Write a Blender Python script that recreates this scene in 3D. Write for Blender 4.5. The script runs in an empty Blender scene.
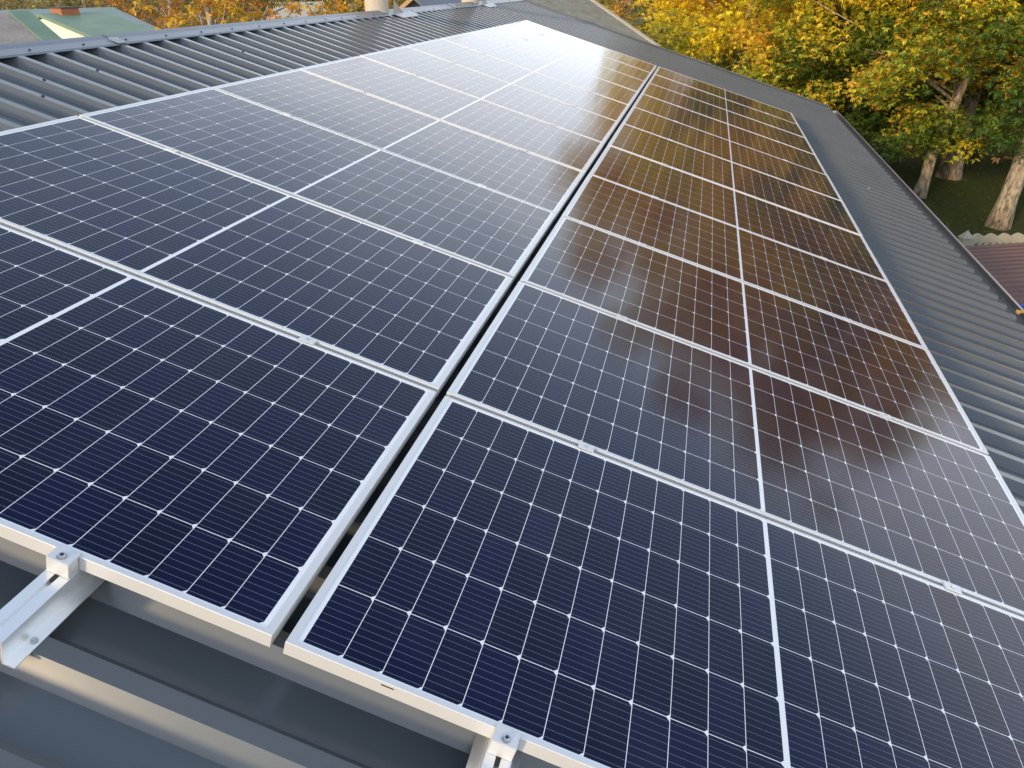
import bpy, bmesh, math, random
import numpy as np
from mathutils import Vector, Matrix, Euler
rnd = random.Random(7)
S = bpy.context.scene
COL = S.collection
R = math.radians

# ------------------------------------------------------------------ camera
cam_d = bpy.data.cameras.new('camera')
cam = bpy.data.objects.new('camera', cam_d); COL.objects.link(cam)
SL = R(16.7)                                    # roof pitch
ROOF = Matrix.Rotation(SL, 4, 'Y')              # roof frame -> world: x down the slope, y along the ridge, z off the roof
CR = Matrix(((0.9327194, -0.35575632, 0.05892341),
             (0.22725008, 0.45302278, -0.86204859),
             (0.27998559, 0.81743979, 0.50338878)))
cm = ROOF.to_3x3() @ CR
cam.matrix_world = Matrix.Translation(ROOF @ Vector((0.323977718, -0.968388691, 1.29460462))) @ cm.to_4x4()
cam_d.sensor_width = 36.0
cam_d.lens = 769.07 / 1024 * 36
cam_d.clip_start = 0.05
cam_d.clip_end = 3000
S.camera = cam
EYE = cam.matrix_world.translation.copy()

# ------------------------------------------------------------------ light
SUN_AZ, SUN_EL = 205.0, 15.5                    # where the sun stands: degrees clockwise from +Y, and above the horizon
w = bpy.data.worlds.new('World'); S.world = w; w.use_nodes = True
nt = w.node_tree
sky = nt.nodes.new('ShaderNodeTexSky'); sky.sky_type = 'NISHITA'; sky.sun_disc = False
sky.sun_elevation = R(SUN_EL); sky.sun_rotation = R(SUN_AZ)
sky.air_density = 1.0; sky.dust_density = 0.7; sky.ozone_density = 1.0; sky.altitude = 100
def thin_cloud():                               # broken high cloud, thicker towards the horizon
    L = nt.links.new; tc = nt.nodes.new('ShaderNodeTexCoord'); sp = nt.nodes.new('ShaderNodeSeparateXYZ'); L(tc.outputs['Generated'], sp.inputs[0])
    def mth(op, a, b=None):
        q = nt.nodes.new('ShaderNodeMath'); q.operation = op
        for i, v in enumerate((a, b)):
            if v is None: continue
            if isinstance(v, (int, float)): q.inputs[i].default_value = v
            else: L(v, q.inputs[i])
        return q.outputs[0]
    z = mth('MAXIMUM', sp.outputs[2], 0.03); k = mth('ADD', z, 0.12)
    cb = nt.nodes.new('ShaderNodeCombineXYZ'); L(mth('DIVIDE', sp.outputs[0], k), cb.inputs[0]); L(mth('DIVIDE', sp.outputs[1], k), cb.inputs[1])
    no = nt.nodes.new('ShaderNodeTexNoise'); no.inputs['Scale'].default_value = 1.25; no.inputs['Detail'].default_value = 7; no.inputs['Distortion'].default_value = 0.5
    L(cb.outputs[0], no.inputs['Vector'])
    mr = nt.nodes.new('ShaderNodeMapRange'); mr.interpolation_type = 'SMOOTHSTEP'; mr.inputs[1].default_value = 0.22; mr.inputs[2].default_value = 0.66; L(no.outputs[0], mr.inputs[0])
    fall = mth('POWER', 2.718, mth('MULTIPLY', mth('MULTIPLY', z, z), -5.2))
    low = mth('MULTIPLY', mth('POWER', 2.718, mth('MULTIPLY', mth('POWER', mth('DIVIDE', z, 0.36), 4.0), -1.0)), 0.80)
    w_ = mth('MINIMUM', mth('ADD', mth('MULTIPLY', mth('MULTIPLY', mr.outputs[0], fall), 0.85), mth('ADD', low, mth('MULTIPLY', mth('POWER', 2.718, mth('MULTIPLY', mth('MULTIPLY', z, z), -2.2)), 0.24))), 0.97)
    mx = nt.nodes.new('ShaderNodeMix'); mx.data_type = 'RGBA'; L(w_, mx.inputs[0]); L(sky.outputs[0], mx.inputs[6]); mx.inputs[7].default_value = (5.7, 5.95, 6.35, 1)
    L(mx.outputs[2], nt.nodes['Background'].inputs[0])
thin_cloud()
nt.nodes['Background'].inputs[1].default_value = 0.15
sd = bpy.data.lights.new('sun', 'SUN'); so = bpy.data.objects.new('sun', sd); COL.objects.link(so)
sd.energy = 2.0; sd.angle = R(5.0); sd.color = (0.68, 0.515, 0.30)
az, el = R(SUN_AZ), R(SUN_EL)
tosun = Vector((math.sin(az) * math.cos(el), math.cos(az) * math.cos(el), math.sin(el)))
so.rotation_euler = tosun.to_track_quat('Z', 'Y').to_euler()
so.location = tosun * 60
S.view_settings.view_transform = 'Standard'; S.view_settings.look = 'None'
S.view_settings.exposure = 1.25; S.view_settings.gamma = 1.0; S.view_settings.use_curve_mapping = False
S.cycles.max_bounces = 8; S.cycles.transparent_max_bounces = 8
S.cycles.sample_clamp_indirect = 6.0

# ------------------------------------------------------------------ materials
def mat(name, col, rough=0.6, metal=0.0, spec=0.5, noise=None, bump=None, coat=0.0):
    """noise = (scale, colour2, sharpness) mottles the base colour; bump = (scale, strength, distance)"""
    m = bpy.data.materials.new(name); m.use_nodes = True
    n = m.node_tree; b = n.nodes['Principled BSDF']
    b.inputs['Base Color'].default_value = (*col, 1); b.inputs['Roughness'].default_value = rough
    b.inputs['Metallic'].default_value = metal; b.inputs['Specular IOR Level'].default_value = spec
    b.inputs['Coat Weight'].default_value = coat
    if noise or bump:
        tc = n.nodes.new('ShaderNodeTexCoord')
    if noise:
        t = n.nodes.new('ShaderNodeTexNoise'); t.inputs['Scale'].default_value = noise[0]; t.inputs['Detail'].default_value = 6
        t.inputs['Roughness'].default_value = 0.65
        n.links.new(tc.outputs['Object'], t.inputs['Vector'])
        r = n.nodes.new('ShaderNodeMapRange'); k = noise[2] if len(noise) > 2 else 0.5
        r.inputs[1].default_value = 0.5 - 0.25 * k; r.inputs[2].default_value = 0.5 + 0.25 * k
        n.links.new(t.outputs[0], r.inputs[0])
        mx = n.nodes.new('ShaderNodeMix'); mx.data_type = 'RGBA'
        mx.inputs[6].default_value = (*col, 1); mx.inputs[7].default_value = (*noise[1], 1)
        n.links.new(r.outputs[0], mx.inputs[0]); n.links.new(mx.outputs[2], b.inputs['Base Color'])
        rr = n.nodes.new('ShaderNodeMapRange'); rr.inputs[3].default_value = rough * 0.85; rr.inputs[4].default_value = min(1, rough * 1.2)
        n.links.new(t.outputs[0], rr.inputs[0]); n.links.new(rr.outputs[0], b.inputs['Roughness'])
    if bump:
        t2 = n.nodes.new('ShaderNodeTexNoise'); t2.inputs['Scale'].default_value = bump[0]; t2.inputs['Detail'].default_value = 4
        n.links.new(tc.outputs['Object'], t2.inputs['Vector'])
        bp = n.nodes.new('ShaderNodeBump'); bp.inputs['Strength'].default_value = bump[1]; bp.inputs['Distance'].default_value = bump[2]
        n.links.new(t2.outputs[0], bp.inputs['Height']); n.links.new(bp.outputs[0], b.inputs['Normal'])
    return m

M_ROOF = mat('anthracite_paint', (0.082, 0.090, 0.096), 0.24, noise=(0.9, (0.104, 0.112, 0.118), 1.0), bump=(1.6, 0.12, 0.02))
M_CAP = mat('ridge_paint', (0.125, 0.14, 0.165), 0.36, noise=(2.0, (0.145, 0.16, 0.185), 1.5), bump=(7, 0.15, 0.006))
M_ALU = mat('anodised_aluminium', (0.66, 0.655, 0.64), 0.42, metal=0.30)
M_RAIL = mat('mill_aluminium', (0.86, 0.86, 0.85), 0.28, metal=0.60)
M_STEEL = mat('stainless_steel', (0.55, 0.55, 0.54), 0.3, metal=1.0)
M_DARKSCREW = mat('painted_screw', (0.03, 0.035, 0.04), 0.4, metal=0.3)
M_HOLE = mat('dark_socket', (0.01, 0.01, 0.01), 0.6)
M_BACK = mat('white_backsheet', (0.7, 0.7, 0.7), 0.6)
M_GUT = mat('gutter_paint', (0.05, 0.055, 0.06), 0.4)
M_BEAD = mat('gutter_rim', (0.55, 0.50, 0.50), 0.35, metal=0.5)
M_WALL = mat('cream_plaster', (0.62, 0.58, 0.48), 0.85, noise=(2, (0.52, 0.48, 0.40), 1.0), bump=(40, 0.3, 0.01))
M_PIPE = mat('pale_cement_pipe', (0.55, 0.47, 0.36), 0.8, noise=(6, (0.42, 0.36, 0.28), 1.0), bump=(30, 0.3, 0.01))
M_FLASH = mat('flashing_metal', (0.45, 0.45, 0.44), 0.4, metal=0.4, noise=(9, (0.35, 0.35, 0.34), 1.0))
M_CONC = mat('weathered_concrete', (0.50, 0.45, 0.33), 0.85, noise=(5, (0.33, 0.29, 0.21), 1.2), bump=(30, 0.4, 0.02))
M_BROWN = mat('brown_sheet_metal', (0.165, 0.085, 0.070), 0.5, noise=(1.6, (0.125, 0.068, 0.058), 1.0))
M_BLUE = mat('blue_paint', (0.02, 0.10, 0.42), 0.4)
M_SHEDWALL = mat('dark_planks', (0.05, 0.04, 0.03), 0.8, noise=(4, (0.03, 0.025, 0.02), 1.0))
M_GREEN = mat('green_sheet_metal', (0.18, 0.255, 0.165), 0.6, noise=(1.6, (0.125, 0.20, 0.145), 1.0))
M_TEAL = mat('teal_sheet_metal', (0.20, 0.265, 0.235), 0.55, noise=(1.0, (0.16, 0.225, 0.20), 1.0))
M_SLATE = mat('old_slate', (0.36, 0.31, 0.275), 0.85, noise=(2.2, (0.21, 0.185, 0.165), 1.0), bump=(14, 0.5, 0.03))
M_ASB = mat('mossy_cement_sheet', (0.30, 0.285, 0.24), 0.9, noise=(3.5, (0.15, 0.15, 0.11), 1.0), bump=(14, 0.5, 0.03))
M_EDGE = mat('pale_verge_board', (0.50, 0.45, 0.36), 0.8, noise=(6, (0.38, 0.34, 0.27), 1.0))
M_CREAM = mat('cream_gable_boards', (0.80, 0.76, 0.60), 0.7)
M_BRICK = mat('orange_brick', (0.40, 0.15, 0.06), 0.9, noise=(9, (0.30, 0.11, 0.05), 1.0), bump=(30, 0.5, 0.02))
M_PINK = mat('rose_plaster', (0.55, 0.34, 0.28), 0.85, noise=(2, (0.48, 0.30, 0.25), 1.0))
M_BROOF = mat('blue_grey_roof', (0.10, 0.115, 0.14), 0.5, noise=(2, (0.085, 0.10, 0.12), 1.0))
M_WOOD = mat('pale_wood', (0.50, 0.33, 0.17), 0.7, noise=(8, (0.38, 0.25, 0.13), 1.0))
M_CAPB = mat('dark_chimney_cap', (0.05, 0.045, 0.045), 0.8)
M_LEAFY = mat('fallen_leaf', (0.50, 0.27, 0.03), 0.7, noise=(30, (0.36, 0.17, 0.03), 1.0))

def bark_mat():
    m = mat('walnut_bark', (0.26, 0.20, 0.14), 0.9)
    n = m.node_tree; b = n.nodes['Principled BSDF']
    tc = n.nodes.new('ShaderNodeTexCoord'); mp = n.nodes.new('ShaderNodeMapping')
    mp.inputs['Scale'].default_value = (8, 8, 3.0)
    n.links.new(tc.outputs['Object'], mp.inputs[0])
    t = n.nodes.new('ShaderNodeTexNoise'); t.inputs['Scale'].default_value = 1.6; t.inputs['Detail'].default_value = 7; t.inputs['Distortion'].default_value = 0.6
    n.links.new(mp.outputs[0], t.inputs['Vector'])
    cr = n.nodes.new('ShaderNodeValToRGB'); e = cr.color_ramp
    e.elements[0].position = 0.36; e.elements[0].color = (0.14, 0.105, 0.070, 1)
    e.elements[1].position = 0.62; e.elements[1].color = (0.46, 0.37, 0.265, 1)
    n.links.new(t.outputs[0], cr.inputs[0]); n.links.new(cr.outputs[0], b.inputs['Base Color'])
    bp = n.nodes.new('ShaderNodeBump'); bp.inputs['Strength'].default_value = 0.9; bp.inputs['Distance'].default_value = 0.05
    n.links.new(t.outputs[0], bp.inputs['Height']); n.links.new(bp.outputs[0], b.inputs['Normal'])
    return m
M_BARK = bark_mat()

def leaf_mat(name, trans=0.35):
    m = bpy.data.materials.new(name); m.use_nodes = True
    n = m.node_tree; b = n.nodes['Principled BSDF']; out = n.nodes['Material Output']
    at = n.nodes.new('ShaderNodeAttribute'); at.attribute_name = 'hue'
    n.links.new(at.outputs['Color'], b.inputs['Base Color'])
    b.inputs['Roughness'].default_value = 0.55; b.inputs['Specular IOR Level'].default_value = 0.35
    tr = n.nodes.new('ShaderNodeBsdfTranslucent'); n.links.new(at.outputs['Color'], tr.inputs[0])
    mx = n.nodes.new('ShaderNodeMixShader'); mx.inputs[0].default_value = trans
    n.links.new(b.outputs[0], mx.inputs[1]); n.links.new(tr.outputs[0], mx.inputs[2]); n.links.new(mx.outputs[0], out.inputs[0])
    return m
M_LEAF = leaf_mat('foliage')

# the solar laminate: dark half-cut cells under glass on a white backsheet, from the panel's own coordinates
PL, PW, PT = 2.094, 1.038, 0.035                # panel length, width, frame depth
XM, CG = 0.0300, 0.0140                         # white margin at the short ends, white strip at mid length
PX = ((PL - 2 * XM - CG) / 2 + 0.002) / 12      # cell pitch along the length
YM = 0.0165; PY = (PW - 2 * YM + 0.0026) / 6
def laminate():
    m = bpy.data.materials.new('solar_cells_under_glass'); m.use_nodes = True
    n = m.node_tree; L = n.links.new; b = n.nodes['Principled BSDF']
    def mth(op, a, c=None, d=None):
        q = n.nodes.new('ShaderNodeMath'); q.operation = op
        for i, v in enumerate((a, c, d)):
            if v is None: continue
            if isinstance(v, (int, float)): q.inputs[i].default_value = v
            else: L(v, q.inputs[i])
        return q.outputs[0]
    tc = n.nodes.new('ShaderNodeTexCoord'); sx = n.nodes.new('ShaderNodeSeparateXYZ'); L(tc.outputs['Object'], sx.inputs[0])
    X, Y = sx.outputs[0], sx.outputs[1]
    right = mth('GREATER_THAN', X, PL / 2)
    x0 = mth('ADD', mth('MULTIPLY', right, 12 * PX - 0.002 + CG), XM)
    xr = mth('SUBTRACT', X, x0)
    yr = mth('SUBTRACT', Y, YM)
    fx = mth('MULTIPLY', mth('FRACT', mth('DIVIDE', xr, PX)), PX)        # 0..PX in the cell
    fy = mth('MULTIPLY', mth('FRACT', mth('DIVIDE', yr, PY)), PY)
    cx, cy = PX - 0.0016, PY - 0.0020
    inx = mth('MULTIPLY', mth('GREATER_THAN', xr, 0.0), mth('LESS_THAN', xr, 12 * PX - 0.002))
    iny = mth('MULTIPLY', mth('GREATER_THAN', yr, 0.0), mth('LESS_THAN', yr, 6 * PY - 0.0026))
    cell = mth('MULTIPLY', mth('LESS_THAN', fx, cx), mth('LESS_THAN', fy, cy))
    dy = mth('MINIMUM', fy, mth('SUBTRACT', cy, fy))
    cut = mth('GREATER_THAN', mth('ADD', mth('SUBTRACT', cx, fx), dy), 0.0078)   # clipped corners on one long side
    mask = mth('MULTIPLY', mth('MULTIPLY', inx, iny), mth('MULTIPLY', cell, cut))
    bb = mth('MULTIPLY', mth('FRACT', mth('DIVIDE', fy, cy / 9)), cy / 9)
    bus = mth('LESS_THAN', mth('ABSOLUTE', mth('SUBTRACT', bb, cy / 18)), 0.00048)
    # each cell a little different
    idx = n.nodes.new('ShaderNodeCombineXYZ')
    L(mth('ADD', mth('FLOOR', mth('DIVIDE', xr, PX)), mth('MULTIPLY', right, 40)), idx.inputs[0]); L(mth('FLOOR', mth('DIVIDE', yr, PY)), idx.inputs[1])
    oi = n.nodes.new('ShaderNodeObjectInfo'); L(mth('MULTIPLY', oi.outputs['Random'], 100), idx.inputs[2])
    wn = n.nodes.new('ShaderNodeTexWhiteNoise'); L(idx.outputs[0], wn.inputs['Vector'])
    ca = n.nodes.new('ShaderNodeMix'); ca.data_type = 'RGBA'; L(wn.outputs[0], ca.inputs[0])
    ca.inputs[6].default_value = (0.0008, 0.0018, 0.0170, 1); ca.inputs[7].default_value = (0.0012, 0.0027, 0.0290, 1)
    cb = n.nodes.new('ShaderNodeMix'); cb.data_type = 'RGBA'; L(bus, cb.inputs[0]); L(ca.outputs[2], cb.inputs[6])
    cb.inputs[7].default_value = (0.14, 0.15, 0.21, 1)
    cc = n.nodes.new('ShaderNodeMix'); cc.data_type = 'RGBA'; L(mask, cc.inputs[0])
    cc.inputs[6].default_value = (0.76, 0.76, 0.76, 1); L(cb.outputs[2], cc.inputs[7])
    du = n.nodes.new('ShaderNodeTexNoise'); du.inputs['Scale'].default_value = 3.0; du.inputs['Detail'].default_value = 8; du.inputs['Roughness'].default_value = 0.7
    of = n.nodes.new('ShaderNodeVectorMath'); of.operation = 'ADD'; L(tc.outputs['Object'], of.inputs[0])
    ov = n.nodes.new('ShaderNodeCombineXYZ'); L(mth('MULTIPLY', oi.outputs['Random'], 37.0), ov.inputs[0]); L(mth('MULTIPLY', oi.outputs['Random'], 91.0), ov.inputs[1]); L(ov.outputs[0], of.inputs[1])
    L(of.outputs[0], du.inputs['Vector'])
    dr = n.nodes.new('ShaderNodeMapRange'); dr.inputs[1].default_value = 0.50; dr.inputs[2].default_value = 0.85; dr.inputs[3].default_value = 0.0; dr.inputs[4].default_value = 0.035; L(du.outputs[0], dr.inputs[0])
    cd = n.nodes.new('ShaderNodeMix'); cd.data_type = 'RGBA'; L(dr.outputs[0], cd.inputs[0]); L(cc.outputs[2], cd.inputs[6]); cd.inputs[7].default_value = (0.30, 0.28, 0.25, 1)
    L(cd.outputs[2], b.inputs['Base Color'])
    b.inputs['IOR'].default_value = 1.32
    t = n.nodes.new('ShaderNodeTexNoise'); t.inputs['Scale'].default_value = 2.2; t.inputs['Detail'].default_value = 5
    L(tc.outputs['Object'], t.inputs['Vector'])
    rg = n.nodes.new('ShaderNodeMapRange'); rg.inputs[1].default_value = 0.3; rg.inputs[2].default_value = 0.7
    rg.inputs[3].default_value = 0.085; rg.inputs[4].default_value = 0.13
    L(t.outputs[0], rg.inputs[0]); L(rg.outputs[0], b.inputs['Roughness'])
    return m
M_PV = laminate()

# ------------------------------------------------------------------ mesh helpers
class MB:
    def __init__(s): s.v = []; s.f = []; s.mi = []
    def poly(s, pts, faces, mi=0):
        o = len(s.v); s.v += [tuple(p) for p in pts]
        for f in faces: s.f.append([o + i for i in f]); s.mi.append(mi)
        return s
    def box(s, a, b, mi=0):
        (x0, y0, z0), (x1, y1, z1) = a, b
        p = [(x0, y0, z0), (x1, y0, z0), (x1, y1, z0), (x0, y1, z0), (x0, y0, z1), (x1, y0, z1), (x1, y1, z1), (x0, y1, z1)]
        return s.poly(p, [(3, 2, 1, 0), (4, 5, 6, 7), (0, 1, 5, 4), (1, 2, 6, 5), (2, 3, 7, 6), (3, 0, 4, 7)], mi)
    def extrude_y(s, prof, y0, y1, mi=0, close=True, caps=True, seg=1):
        n = len(prof)
        if seg > 1:
            p = [(x, y0 + (y1 - y0) * k / seg, z) for k in range(seg + 1) for x, z in prof]
            fs = [(k * n + i, k * n + (i + 1) % n, (k + 1) * n + (i + 1) % n, (k + 1) * n + i) for k in range(seg) for i in range(n)]
            return s.poly(p, fs + [tuple(range(n))[::-1], tuple(range(seg * n, seg * n + n))], mi)
        p = [(x, y0, z) for x, z in prof] + [(x, y1, z) for x, z in prof]
        fs = [(i, (i + 1) % n, n + (i + 1) % n, n + i) for i in range(n if close else n - 1)]
        if caps and close: fs += [tuple(range(n))[::-1], tuple(range(n, 2 * n))]
        return s.poly(p, fs, mi)
    def tube(s, pts, rad, seg=12, mi=0, caps=True):
        pts = [Vector(p) for p in pts]; n = len(pts)
        if not isinstance(rad, (list, tuple)): rad = [rad] * n
        vs = []; ref = None
        for i, p in enumerate(pts):
            d = (pts[min(i + 1, n - 1)] - pts[max(i - 1, 0)]).normalized()
            if ref is None: ref = Vector((1, 0, 0)) if abs(d.x) < 0.9 else Vector((0, 1, 0))
            a = (ref - d * ref.dot(d)).normalized(); ref = a; c = d.cross(a)
            for k in range(seg):
                t = 2 * math.pi * k / seg
                vs.append(p + (a * math.cos(t) + c * math.sin(t)) * rad[i])
        fs = [(i * seg + k, i * seg + (k + 1) % seg, (i + 1) * seg + (k + 1) % seg, (i + 1) * seg + k) for i in range(n - 1) for k in range(seg)]
        if caps: fs += [tuple(range(seg))[::-1], tuple(range((n - 1) * seg, n * seg))]
        return s.poly(vs, fs, mi)
    def slab(s, quad, th, mi=0):
        """a flat polygon given thickness th below itself (along its normal)"""
        q = [Vector(p) for p in quad]; nrm = (q[1] - q[0]).cross(q[2] - q[0]).normalized()
        if nrm.z < 0: nrm = -nrm
        n = len(q); p = q + [a - nrm * th for a in q]
        fs = [tuple(range(n)), tuple(range(n, 2 * n))[::-1]] + [(i, n + i, n + (i + 1) % n, (i + 1) % n) for i in range(n)]
        return s.poly(p, fs, mi)
    def build(s, name, mats, parent=None, smooth=False, bevel=0.0):
        me = bpy.data.meshes.new(name); me.from_pydata(s.v, [], s.f)
        mats = mats if isinstance(mats, (list, tuple)) else [mats]
        for m in mats: me.materials.append(m)
        for p, i in zip(me.polygons, s.mi): p.material_index = i
        bm = bmesh.new(); bm.from_mesh(me); bmesh.ops.recalc_face_normals(bm, faces=bm.faces)
        if bevel: bmesh.ops.bevel(bm, geom=bm.edges[:], offset=bevel, segments=2, affect='EDGES', clamp_overlap=True)
        bm.to_mesh(me); bm.free()
        if smooth:
            for p in me.polygons: p.use_smooth = True
        o = bpy.data.objects.new(name, me); COL.objects.link(o)
        if parent: o.parent = parent
        return o
def tag(o, label, cat, group=None):
    o['label'] = label; o['category'] = cat
    if group: o['group'] = group
    return o
def thing(name, label, cat, loc=(0, 0, 0), group=None, rot=(0, 0, 0)):
    o = bpy.data.objects.new(name, None); COL.objects.link(o); o.location = loc; o.rotation_euler = rot; o.empty_display_size = 0.2
    return tag(o, label, cat, group)
def struct(o): o['kind'] = 'structure'; return o
def copy_tree(o, parent=None):
    c = o.copy(); COL.objects.link(c); c.parent = parent
    for ch in list(o.children): copy_tree(ch, c)
    return c
def P(px, py, dist):
    """point seen at a pixel of the photograph, at a ground distance from the camera (used only to survey the place)"""
    d = cm @ Vector(((px - 512) / 769.07, -(py - 384) / 769.07, -1))
    return EYE + d * (dist / math.hypot(d.x, d.y))
def on_roof(o, u, v, h=0.0):
    o.location = ROOF @ Vector((u, v, h)); o.rotation_euler = (0, SL, 0); return o
GZ = -4.0                                       # the yard

# ------------------------------------------------------------------ ground
def ground():
    m = bpy.data.materials.new('autumn_grass'); m.use_nodes = True
    n = m.node_tree; L = n.links.new; b = n.nodes['Principled BSDF']; b.inputs['Roughness'].default_value = 0.95; b.inputs['Specular IOR Level'].default_value = 0.15
    tc = n.nodes.new('ShaderNodeTexCoord')
    def nz(sc, d=6):
        t = n.nodes.new('ShaderNodeTexNoise'); t.inputs['Scale'].default_value = sc; t.inputs['Detail'].default_value = d; t.inputs['Roughness'].default_value = 0.7
        L(tc.outputs['Object'], t.inputs['Vector']); return t.outputs[0]
    r1 = n.nodes.new('ShaderNodeValToRGB'); e = r1.color_ramp
    e.elements[0].position = 0.38; e.elements[0].color = (0.036, 0.055, 0.012, 1)
    e.elements[1].position = 0.66; e.elements[1].color = (0.120, 0.150, 0.028, 1)
    L(nz(7.0, 8), r1.inputs[0])
    r2 = n.nodes.new('ShaderNodeValToRGB'); e = r2.color_ramp
    e.elements[0].position = 0.46; e.elements[0].color = (0, 0, 0, 1); e.elements[1].position = 0.62; e.elements[1].color = (1, 1, 1, 1)
    L(nz(0.35, 5), r2.inputs[0])
    mx = n.nodes.new('ShaderNodeMix'); mx.data_type = 'RGBA'; L(r2.outputs[0], mx.inputs[0]); L(r1.outputs[0], mx.inputs[6]); mx.inputs[7].default_value = (0.080, 0.082, 0.026, 1)
    L(mx.outputs[2], b.inputs['Base Color'])
    bp = n.nodes.new('ShaderNodeBump'); bp.inputs['Strength'].default_value = 1.0; bp.inputs['Distance'].default_value = 0.12
    L(nz(14, 6), bp.inputs['Height']); L(bp.outputs[0], b.inputs['Normal'])
    mb = MB(); q = 1500
    mb.poly([(-q, -q, GZ), (q, -q, GZ), (q, q, GZ), (-q, q, GZ)], [(0, 1, 2, 3)])
    return struct(mb.build('ground', m))
ground()

# ------------------------------------------------------------------ the house under the panels
HPAN, HRIB = -0.137, -0.097                     # pan and rib-top levels under the panel plane
U_RIDGE, U_EAVE, V0, V1 = -3.180, 3.250, -7.0, 15.70
PITCH, RIB_AT = 0.2115, -0.189                  # rib spacing; the pan-side foot of one rib
house = thing('metal_roofed_house', 'house with an anthracite ribbed metal roof carrying the solar panels', 'house', (0, 0, 0))
def roof_mesh():
    prof = []                                   # (v, h)
    k0 = int((V0 - RIB_AT) / PITCH) - 1
    v = RIB_AT + k0 * PITCH
    while v < V1:
        for dv, h in ((0.0, HPAN), (0.033, HRIB), (0.073, HRIB), (0.105, HPAN)):
            if V0 <= v + dv <= V1: prof.append((v + dv, h))
        v += PITCH
    prof.append((V1, HPAN))
    mb = MB(); n = len(prof)
    us = [U_RIDGE + 0.03, U_EAVE]
    pts = [(us[0], a, h) for a, h in prof] + [(us[1], a, h) for a, h in prof]
    mb.poly(pts, [(i, i + 1, n + i + 1, n + i) for i in range(n - 1)])
    return mb
rs = roof_mesh().build('roof_sheet', M_ROOF, house); rs.rotation_euler = (0, SL, 0)
RW = ROOF @ Vector((U_RIDGE, 0, HRIB))          # ridge line in the world
far = rs.copy(); COL.objects.link(far)          # the far slope, mirrored about the ridge
far.parent = house; far.rotation_euler = (0, SL, math.pi)
far.location = (2 * RW.x, V0 + V1, 0)
# ridge cap in overlapping lengths
def ridge_cap():
    caps = []
    cuts = [(-7.0, -2.0), (-2.06, 1.52), (1.46, 3.72), (3.66, 7.0), (6.94, 11.0), (10.94, V1 + 0.02)]
    for i, (a, b) in enumerate(cuts):
        dz = 0.004 + 0.0035 * (i % 2)
        t = 0.0012; hw, n = 0.125, 6
        up = []
        for k, (du, dh) in enumerate([(hw + 0.012, -0.006), (hw, 0.0), (0.05, 0.003), (0.022, 0.008), (0.0, 0.011)]):
            p = ROOF @ Vector((U_RIDGE + du, 0, HRIB + dz + dh)); up.append((p.x, p.z))
        left = [(2 * RW.x - x, z) for x, z in up[-2::-1]]
        line = up + left
        low = [(x, z - t) for x, z in line[::-1]]
        mb = MB(); mb.extrude_y(line + low, a, b)
        caps.append(mb.build('ridge_cap', M_CAP, house))
        v = a + 0.10 + 0.06 * (i % 3)
        while v < b - 0.05:
            if v > 1.9:
                s = MB(); s.tube([(0, 0, 0), (0, 0, 0.0015), (0, 0, 0.002), (0, 0, 0.007)], [0.008, 0.008, 0.0048, 0.0042], 8)
                so_ = s.build('screw', M_DARKSCREW, caps[-1])
                so_.location = ROOF @ Vector((U_RIDGE + 0.090, v, HRIB + dz + 0.0022)); so_.rotation_euler = (0, SL, 0)
            v += PITCH * (2 if v < 9 else 4)
ridge_cap()
# crumpled lap in the ridge cap
def lap():
    mb = MB(); nu, nv = 14, 14; pts = []
    for i in range(nu):
        for j in range(nv):
            u = U_RIDGE + 0.050 + 0.085 * i / (nu - 1); v = 3.63 + 0.09 * j / (nv - 1)
            edge = min(i, nu - 1 - i, j, nv - 1 - j) / 4
            pts.append((u, v, HRIB + 0.0095 + (rnd.uniform(0, 0.012) if edge > 0 else 0.0) * min(1, edge) + (0.006 if i < 3 else 0)))
    mb.poly(pts, [(i * nv + j, i * nv + j + 1, (i + 1) * nv + j + 1, (i + 1) * nv + j) for i in range(nu - 1) for j in range(nv - 1)])
    o = mb.build('crumpled_lap', M_FLASH, house); o.rotation_euler = (0, SL, 0)
lap()
# verge trim at the far gable
mb = MB(); mb.extrude_y([(U_RIDGE, HRIB + 0.003), (U_EAVE + 0.01, HRIB + 0.003), (U_EAVE + 0.01, HRIB + 0.006), (U_RIDGE, HRIB + 0.006)], V1 - 0.12, V1 + 0.012)
mb.box((U_RIDGE, V1 + 0.012, HRIB - 0.16), (U_EAVE + 0.01, V1 + 0.016, HRIB + 0.022))
o = mb.build('verge_trim', M_ROOF, house); o.rotation_euler = (0, SL, 0)
# gutter
def gutter():
    c = ROOF @ Vector((U_EAVE + 0.105, 0, HPAN - 0.008)); r = 0.078
    prof = []
    for k in range(13):
        a = math.pi + math.pi * k / 12; prof.append((c.x + r * math.cos(a), c.z + r * math.sin(a)))
    for k in range(13):
        a = 2 * math.pi - math.pi * k / 12; prof.append((c.x + (r - 0.0025) * math.cos(a), c.z + (r - 0.0025) * math.sin(a)))
    mb = MB(); mb.extrude_y(prof, V0, V1 + 0.03)
    g = mb.build('gutter', M_GUT, house)
    b = MB(); b.tube([(c.x + r + 0.005, V0, c.z + 0.004), (c.x + r + 0.005, V1 + 0.03, c.z + 0.004)], 0.0085, 8)
    b.build('rim', M_BEAD, g, smooth=True)
    e = MB(); pts = [(c.x + (r + 0.004) * math.cos(math.pi + math.pi * k / 12), V1 + 0.031, c.z + (r + 0.004) * math.sin(math.pi + math.pi * k / 12)) for k in range(13)]
    pts += [(x, y + 0.02, z) for x, y, z in pts]
    e.poly(pts, [tuple(range(13)), tuple(range(13, 26))] + [(i, (i + 1) % 13, 13 + (i + 1) % 13, 13 + i) for i in range(13)])
    e.build('end_cap', M_BEAD, g)
    return c
GC = gutter()
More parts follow.
